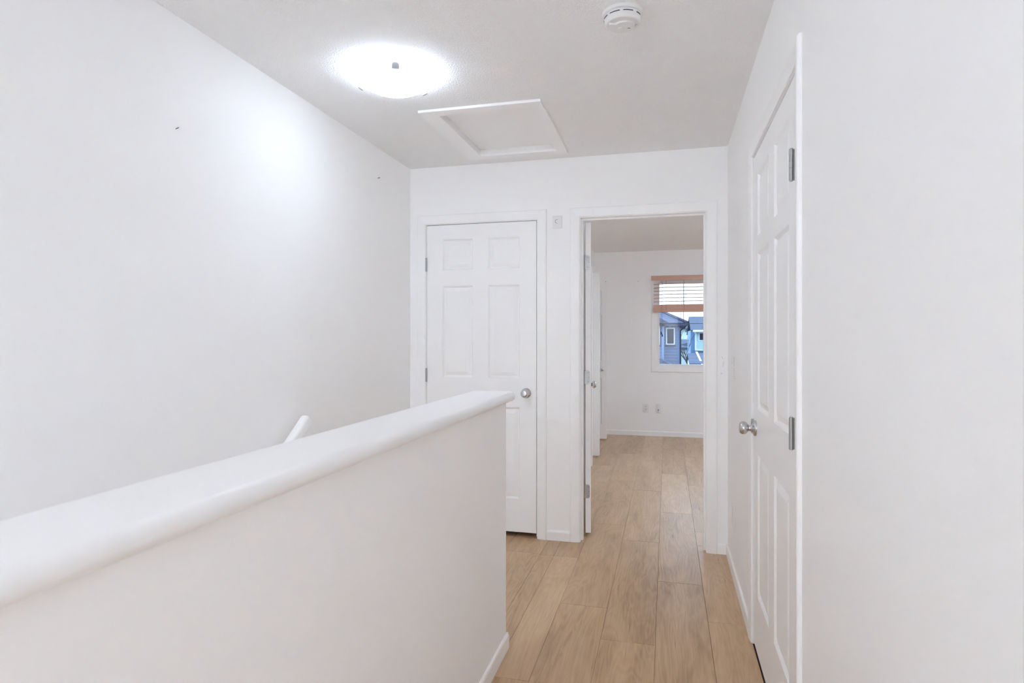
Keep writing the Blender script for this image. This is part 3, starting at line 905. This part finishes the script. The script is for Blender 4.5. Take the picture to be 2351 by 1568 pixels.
def scuffs(parent, mp, segs, w_=0.0016):
    bm = bmesh.new()
    for (a0, z0, a1, z1) in segs:
        d = Vector((a1 - a0, z1 - z0)); l = d.length; n = Vector((-d.y, d.x)) / l * w_ / 2
        pts = [(a0 + n.x, z0 + n.y), (a1 + n.x * 0.5, z1 + n.y * 0.5), (a1 - n.x * 0.5, z1 - n.y * 0.5), (a0 - n.x, z0 - n.y)]
        A = [bm.verts.new(mp(a, 0.0002, z)) for a, z in pts]; B = [bm.verts.new(mp(a, 0.0007, z)) for a, z in pts]
        bm.faces.new(B); bm.faces.new(A[::-1])
        for i in range(4): bm.faces.new((A[i], A[(i + 1) % 4], B[(i + 1) % 4], B[i]))
    o = finish(bm, 'paint_scuff', scuff, parent)
scuffs(wall_far, farmap, [(0.318, 1.182, 0.326, 1.168), (0.330, 1.150, 0.326, 1.120), (0.314, 1.082, 0.315, 1.074), (0.320, 1.086, 0.321, 1.076)])
scuffs(wall_right, rightmap, [(3.50, 1.19, 3.50, 1.14), (3.50, 1.13, 3.495, 1.09), (3.62, 1.16, 3.62, 1.15), (3.505, 1.085, 3.48, 1.085), (3.47, 1.078, 3.45, 1.077)], 0.003)

# ------------------------------------------------------------------ outdoors
ZG = -3.0
bm = bmesh.new(); add_box(bm, -60, 70, 9.5, 160, ZG - 0.3, ZG)
tag(finish(bm, 'ground', 'grass'), 'winter ground outside around the houses', 'ground', kind='structure')

def opart(name, m, parent, fn, smooth=False):
    bm = bmesh.new(); fn(bm)
    o = finish(bm, name, m, parent, smooth)
    o.matrix_parent_inverse = Matrix.Translation(parent.location).inverted()
    return o
def hwindow(parent, x0, x1, z0, z1, y, m='white_ext', t=0.06, mullions=(), sill=None):
    def f(bm):
        add_box(bm, x0, x0 + t, y - 0.06, y, z0, z1); add_box(bm, x1 - t, x1, y - 0.06, y, z0, z1)
        add_box(bm, x0 + t, x1 - t, y - 0.06, y, z0, z0 + t); add_box(bm, x0 + t, x1 - t, y - 0.06, y, z1 - t, z1)
        for k in mullions: add_box(bm, k - t / 2, k + t / 2, y - 0.055, y, z0 + t, z1 - t)
    w_ = opart('window', m, parent, f)
    g = opart('pane', 'ext_glass', parent, lambda bm: add_box(bm, x0 + t, x1 - t, y - 0.03, y - 0.002, z0 + t, z1 - t))
    g.parent = w_
    if sill:
        s = opart('sill', 'fascia', parent, lambda bm: add_box(bm, x0 - 0.05, x1 + 0.05, y - 0.12, y, z0 - sill, z0))
        s.parent = w_
    return w_

def hip_roof(bm, x0, x1, y0, y1, z, pitch, th=0.16):
    """hip roof slab; eaves at height z"""
    hw_ = (y1 - y0) / 2
    zr = z + hw_ * pitch
    xa, xb = x0 + hw_, x1 - hw_
    ym = (y0 + y1) / 2
    for dz, flip in ((0, False), (-th, True)):
        v = [bm.verts.new(p) for p in ((x0, y0, z + dz), (x1, y0, z + dz), (x1, y1, z + dz), (x0, y1, z + dz), (xa, ym, zr + dz), (xb, ym, zr + dz))]
        for f in ((0, 1, 5, 4), (1, 2, 5), (2, 3, 4, 5), (3, 0, 4)): bm.faces.new([v[i] for i in f])
        if not flip: tp_ = v
        else: bt = v
    for i in range(4):
        j = (i + 1) % 4
        bm.faces.new((tp_[i], tp_[j], bt[j], bt[i]))

# house A: blue-grey lap siding, hip roof, projecting gabled bay, garage roof in front
A = empty('house', (-3.5, 45, ZG))
tag(A, 'blue-grey sided house with dark fascia seen left in the window', 'house')
opart('wall', 'siding', A, lambda bm: add_box(bm, -9.0, 0.771, 40.0, 50.0, ZG, 2.0))
opart('bay', 'siding', A, lambda bm: add_box(bm, -4.2, -0.190, 38.6, 40.0, ZG, 2.0))
opart('corner_board', 'corner_board', A, lambda bm: add_box(bm, 0.66, 0.79, 39.96, 40.1, ZG, 2.0))
opart('corner_board', 'corner_board', A, lambda bm: add_box(bm, -0.30, -0.175, 38.56, 38.7, ZG, 2.0))
opart('roof', 'shingle', A, lambda bm: hip_roof(bm, -9.5, 1.235, 39.45, 50.6, 2.23, 0.49))
opart('fascia', 'fascia', A, lambda bm: add_box(bm, -9.5, 1.25, 39.40, 39.45, 2.06, 2.24))
opart('gutter', 'fascia', A, lambda bm: add_box(bm, 1.235, 1.29, 39.40, 50.6, 2.10, 2.24))
opart('soffit', 'fascia', A, lambda bm: add_box(bm, -9.4, 1.22, 39.45, 40.0, 2.02, 2.07))
def hipcap(bm): add_tube(bm, (1.235, 39.45, 2.25), (1.235 - 5.0, 39.45 + 5.0, 2.25 + 5.0 * 0.49), 0.10, n=8)
opart('hip_cap', 'fascia', A, hipcap)
def bay_roof(bm):
    # gable facing us, right slope only matters; ridge at x=-2.2
    zr = 3.45
    for sx in (1, -1):
        xe = -2.2 + sx * 2.42; 
        add_poly_prism(bm, [(-2.2, 38.1, zr), (xe, 38.1, zr - 2.42 * 0.54), (xe, 38.1, zr - 2.42 * 0.54 - 0.14), (-2.2, 38.1, zr - 0.14)], (0, 4.0, 0))
opart('bay_roof', 'shingle', A, bay_roof)
def bay_rake(bm):
    zr = 3.47
    for sx in (1, -1):
        xe = -2.2 + sx * 2.44
        add_poly_prism(bm, [(-2.2, 38.05, zr), (xe, 38.05, zr - 2.44 * 0.54), (xe, 38.05, zr - 2.44 * 0.54 - 0.24), (-2.2, 38.05, zr - 0.24)], (0, 0.05, 0))
opart('bay_rake_board', 'fascia', A, bay_rake)
hwindow(A, -0.049, 0.486, 0.862, 1.929, 40.0, sill=0.09)
hwindow(A, -1.05, -0.420, 0.86, 1.97, 38.6, sill=0.10)
opart('window_surround', 'fascia', A, lambda bm: add_box(bm, -0.42, -0.345, 38.52, 38.6, 0.76, 2.02))
def spout(bm):
    P = [(1.20, 39.43, 2.10), (1.12, 39.47, 2.02), (1.08, 39.55, 1.93), (0.92, 39.85, 1.84), (0.84, 39.92, 1.76), (0.835, 39.93, 1.6), (0.835, 39.93, ZG)]
    for a_, b_ in zip(P, P[1:]): add_tube(bm, a_, b_, 0.045, n=8)
opart('downspout', 'black', A, spout)
def garage_roof(bm):
    zr = 1.15; xr_ = -2.4
    for sx in (1, -1):
        xe = xr_ + sx * 3.2
        add_poly_prism(bm, [(xr_, 37.0, zr), (xe, 37.0, zr - 3.2 * 0.538), (xe, 37.0, zr - 3.2 * 0.538 - 0.13), (xr_, 37.0, zr - 0.13)], (0, 1.6, 0))
opart('garage_roof', 'shingle', A, garage_roof)
def garage_gable(bm):
    add_poly_prism(bm, [(-5.3, 37.25, ZG), (0.5, 37.25, ZG), (0.5, 37.25, -0.50), (-2.4, 37.25, 1.02), (-5.3, 37.25, -0.50)], (0, 1.3, 0))
opart('garage_wall', 'siding', A, garage_gable)

# house B: pale house to the right
B = empty('house', (6, 60, ZG))
tag(B, 'pale blue house with slate roof seen right in the window', 'house')
opart('wall', 'siding_mid', B, lambda bm: add_box(bm, 2.05, 10.0, 56.6, 65.0, ZG, 1.95))  # side wall in shade; the shade is put into the darker siding colour
opart('front_wall', 'siding_pale', B, lambda bm: add_box(bm, 2.40, 10.0, 55.0, 56.6, 0.22, 1.92))
opart('lower_wall', 'siding_mid', B, lambda bm: add_box(bm, 2.44, 10.0, 55.35, 56.6, ZG, 0.22))  # shadow under the overhang painted in with darker siding
opart('belly_band', 'white_ext', B, lambda bm: add_box(bm, 2.38, 10.0, 54.97, 55.02, 0.19, 0.27))
opart('corner_board', 'white_ext', B, lambda bm: add_box(bm, 2.37, 2.47, 54.96, 55.02, 0.22, 1.9))
def roofB(bm):
    add_poly_prism(bm, [(1.98, 54.5, 1.97), (1.98, 59.5, 3.28), (1.98, 65.6, 1.7), (1.98, 65.6, 1.58), (1.98, 59.5, 3.14), (1.98, 54.5, 1.84)], (8.5, 0, 0))
opart('roof', 'shingle2', B, roofB)
opart('eave_fascia', 'white_ext', B, lambda bm: add_box(bm, 2.16, 10.5, 54.42, 54.5, 1.80, 1.97))
def dorm(bm):
    add_poly_prism(bm, [(2.75, 55.3, 2.12), (4.0, 55.3, 2.55), (5.2, 55.3, 2.12)], (0, 2.2, 0))
opart('dormer_roof', 'shingle', B, dorm)
hwindow(B, 2.664, 3.60, 1.03, 1.755, 55.0, mullions=(3.06,), t=0.07)
hwindow(B, 5.2, 6.4, 1.03, 1.755, 55.0, mullions=(5.8,), t=0.07)

# house C: far white house
C = empty('house', (1, 88, ZG))
tag(C, 'far white house between the two nearer houses in the window', 'house')
opart('wall', 'pale', C, lambda bm: add_box(bm, -3.0, 2.72, 85.0, 92.0, 0.40, 2.6))
opart('base_wall', 'siding_mid', C, lambda bm: add_box(bm, -3.0, 2.72, 84.9, 92.0, ZG, 0.40))
opart('roof', 'shingle2', C, lambda bm: hip_roof(bm, -3.6, 3.2, 84.4, 92.6, 2.6, 0.45))
hwindow(C, 1.50, 1.95, 0.85, 1.75, 85.0, t=0.09)
Dh = empty('house', (4.5, 79, ZG))
tag(Dh, 'small far blue house wall with a tall white-framed window', 'house')
opart('wall', 'siding_mid', Dh, lambda bm: add_box(bm, 2.58, 6.5, 76.0, 82.0, ZG, 2.2))
opart('roof', 'shingle2', Dh, lambda bm: hip_roof(bm, 2.3, 7.0, 75.5, 82.5, 2.2, 0.4))
hwindow(Dh, 2.66, 3.02, 0.63, 1.58, 76.0, t=0.08, mullions=())

# garages between the houses
g1 = empty('garage', (3, 32, ZG))
tag(g1, 'low garage roof with white edge trim at the bottom right of the window view', 'garage')
opart('wall', 'pale', g1, lambda bm: add_box(bm, 1.12, 6.0, 30.3, 35.5, ZG, 0.09))
opart('roof', 'shingle', g1, lambda bm: add_poly_prism(bm, [(1.03, 29.95, 0.10), (1.03, 32.9, 0.50), (1.03, 36.0, 0.05), (1.03, 36.0, -0.03), (1.03, 32.9, 0.42), (1.03, 29.95, 0.02)], (5.2, 0, 0)))
def gtrim(bm):
    a_ = Vector((1.60, 29.9, 0.02)); b_ = Vector((1.49, 32.9, 0.53))
    n_ = Vector((0.045, 0, 0))
    add_poly_prism(bm, [a_ - n_, a_ + n_, b_ + n_, b_ - n_], (0, 0, 0.05))
opart('edge_trim', 'white_ext', g1, gtrim)
g2 = empty('garage', (1.5, 70, ZG))
tag(g2, 'far white garage with a dark roof beside the downspout', 'garage')
opart('wall', 'pale', g2, lambda bm: add_box(bm, 0.6, 2.30, 67.0, 73.0, ZG, 0.06))
opart('roof', 'shingle2', g2, lambda bm: hip_roof(bm, 0.2, 2.5, 66.6, 73.4, 0.28, 0.25, 0.2))

def tree(name, base, height, seedv, label, levels=5, r0=0.10, lean=0.0):
    rnd = random.Random(seedv)
    t = tag(empty(name, base), label, 'tree', group='bare trees between the houses')
    bmT, bmB = bmesh.new(), bmesh.new()
    def grow(p, d, l, r, lv):
        q = p + d * l
        add_tube(bmT if lv == levels else bmB, p, q, r, r * 0.7, n=6 if lv > 2 else 4, caps=False)
        if lv == 0: return
        for k in range(3 if lv > 1 else 2):
            ax = Vector((rnd.uniform(-1, 1), rnd.uniform(-1, 1), rnd.uniform(-0.2, 0.4)))
            nd = (d + ax * 0.65).normalized()
            grow(p + d * l * rnd.uniform(0.6, 1.0), nd, l * rnd.uniform(0.6, 0.82), r * 0.62, lv - 1)
    grow(Vector((0, 0, 0)), Vector((lean, 0, 1)).normalized(), height * 0.36, r0, levels)
    finish(bmT, 'trunk', 'bark', t); finish(bmB, 'branches', 'bark', t)
tree('bare_tree', (1.9, 53, ZG), 6.6, 3, 'bare leafless tree leaning beside the downspout of the grey house', 4, 0.08, -0.10)
tree('bare_tree', (1.8, 97, ZG), 13.5, 11, 'tall thin bare tree against the sky between the houses', 5, 0.05, 0.0)
print('objects', len(bpy.data.objects))
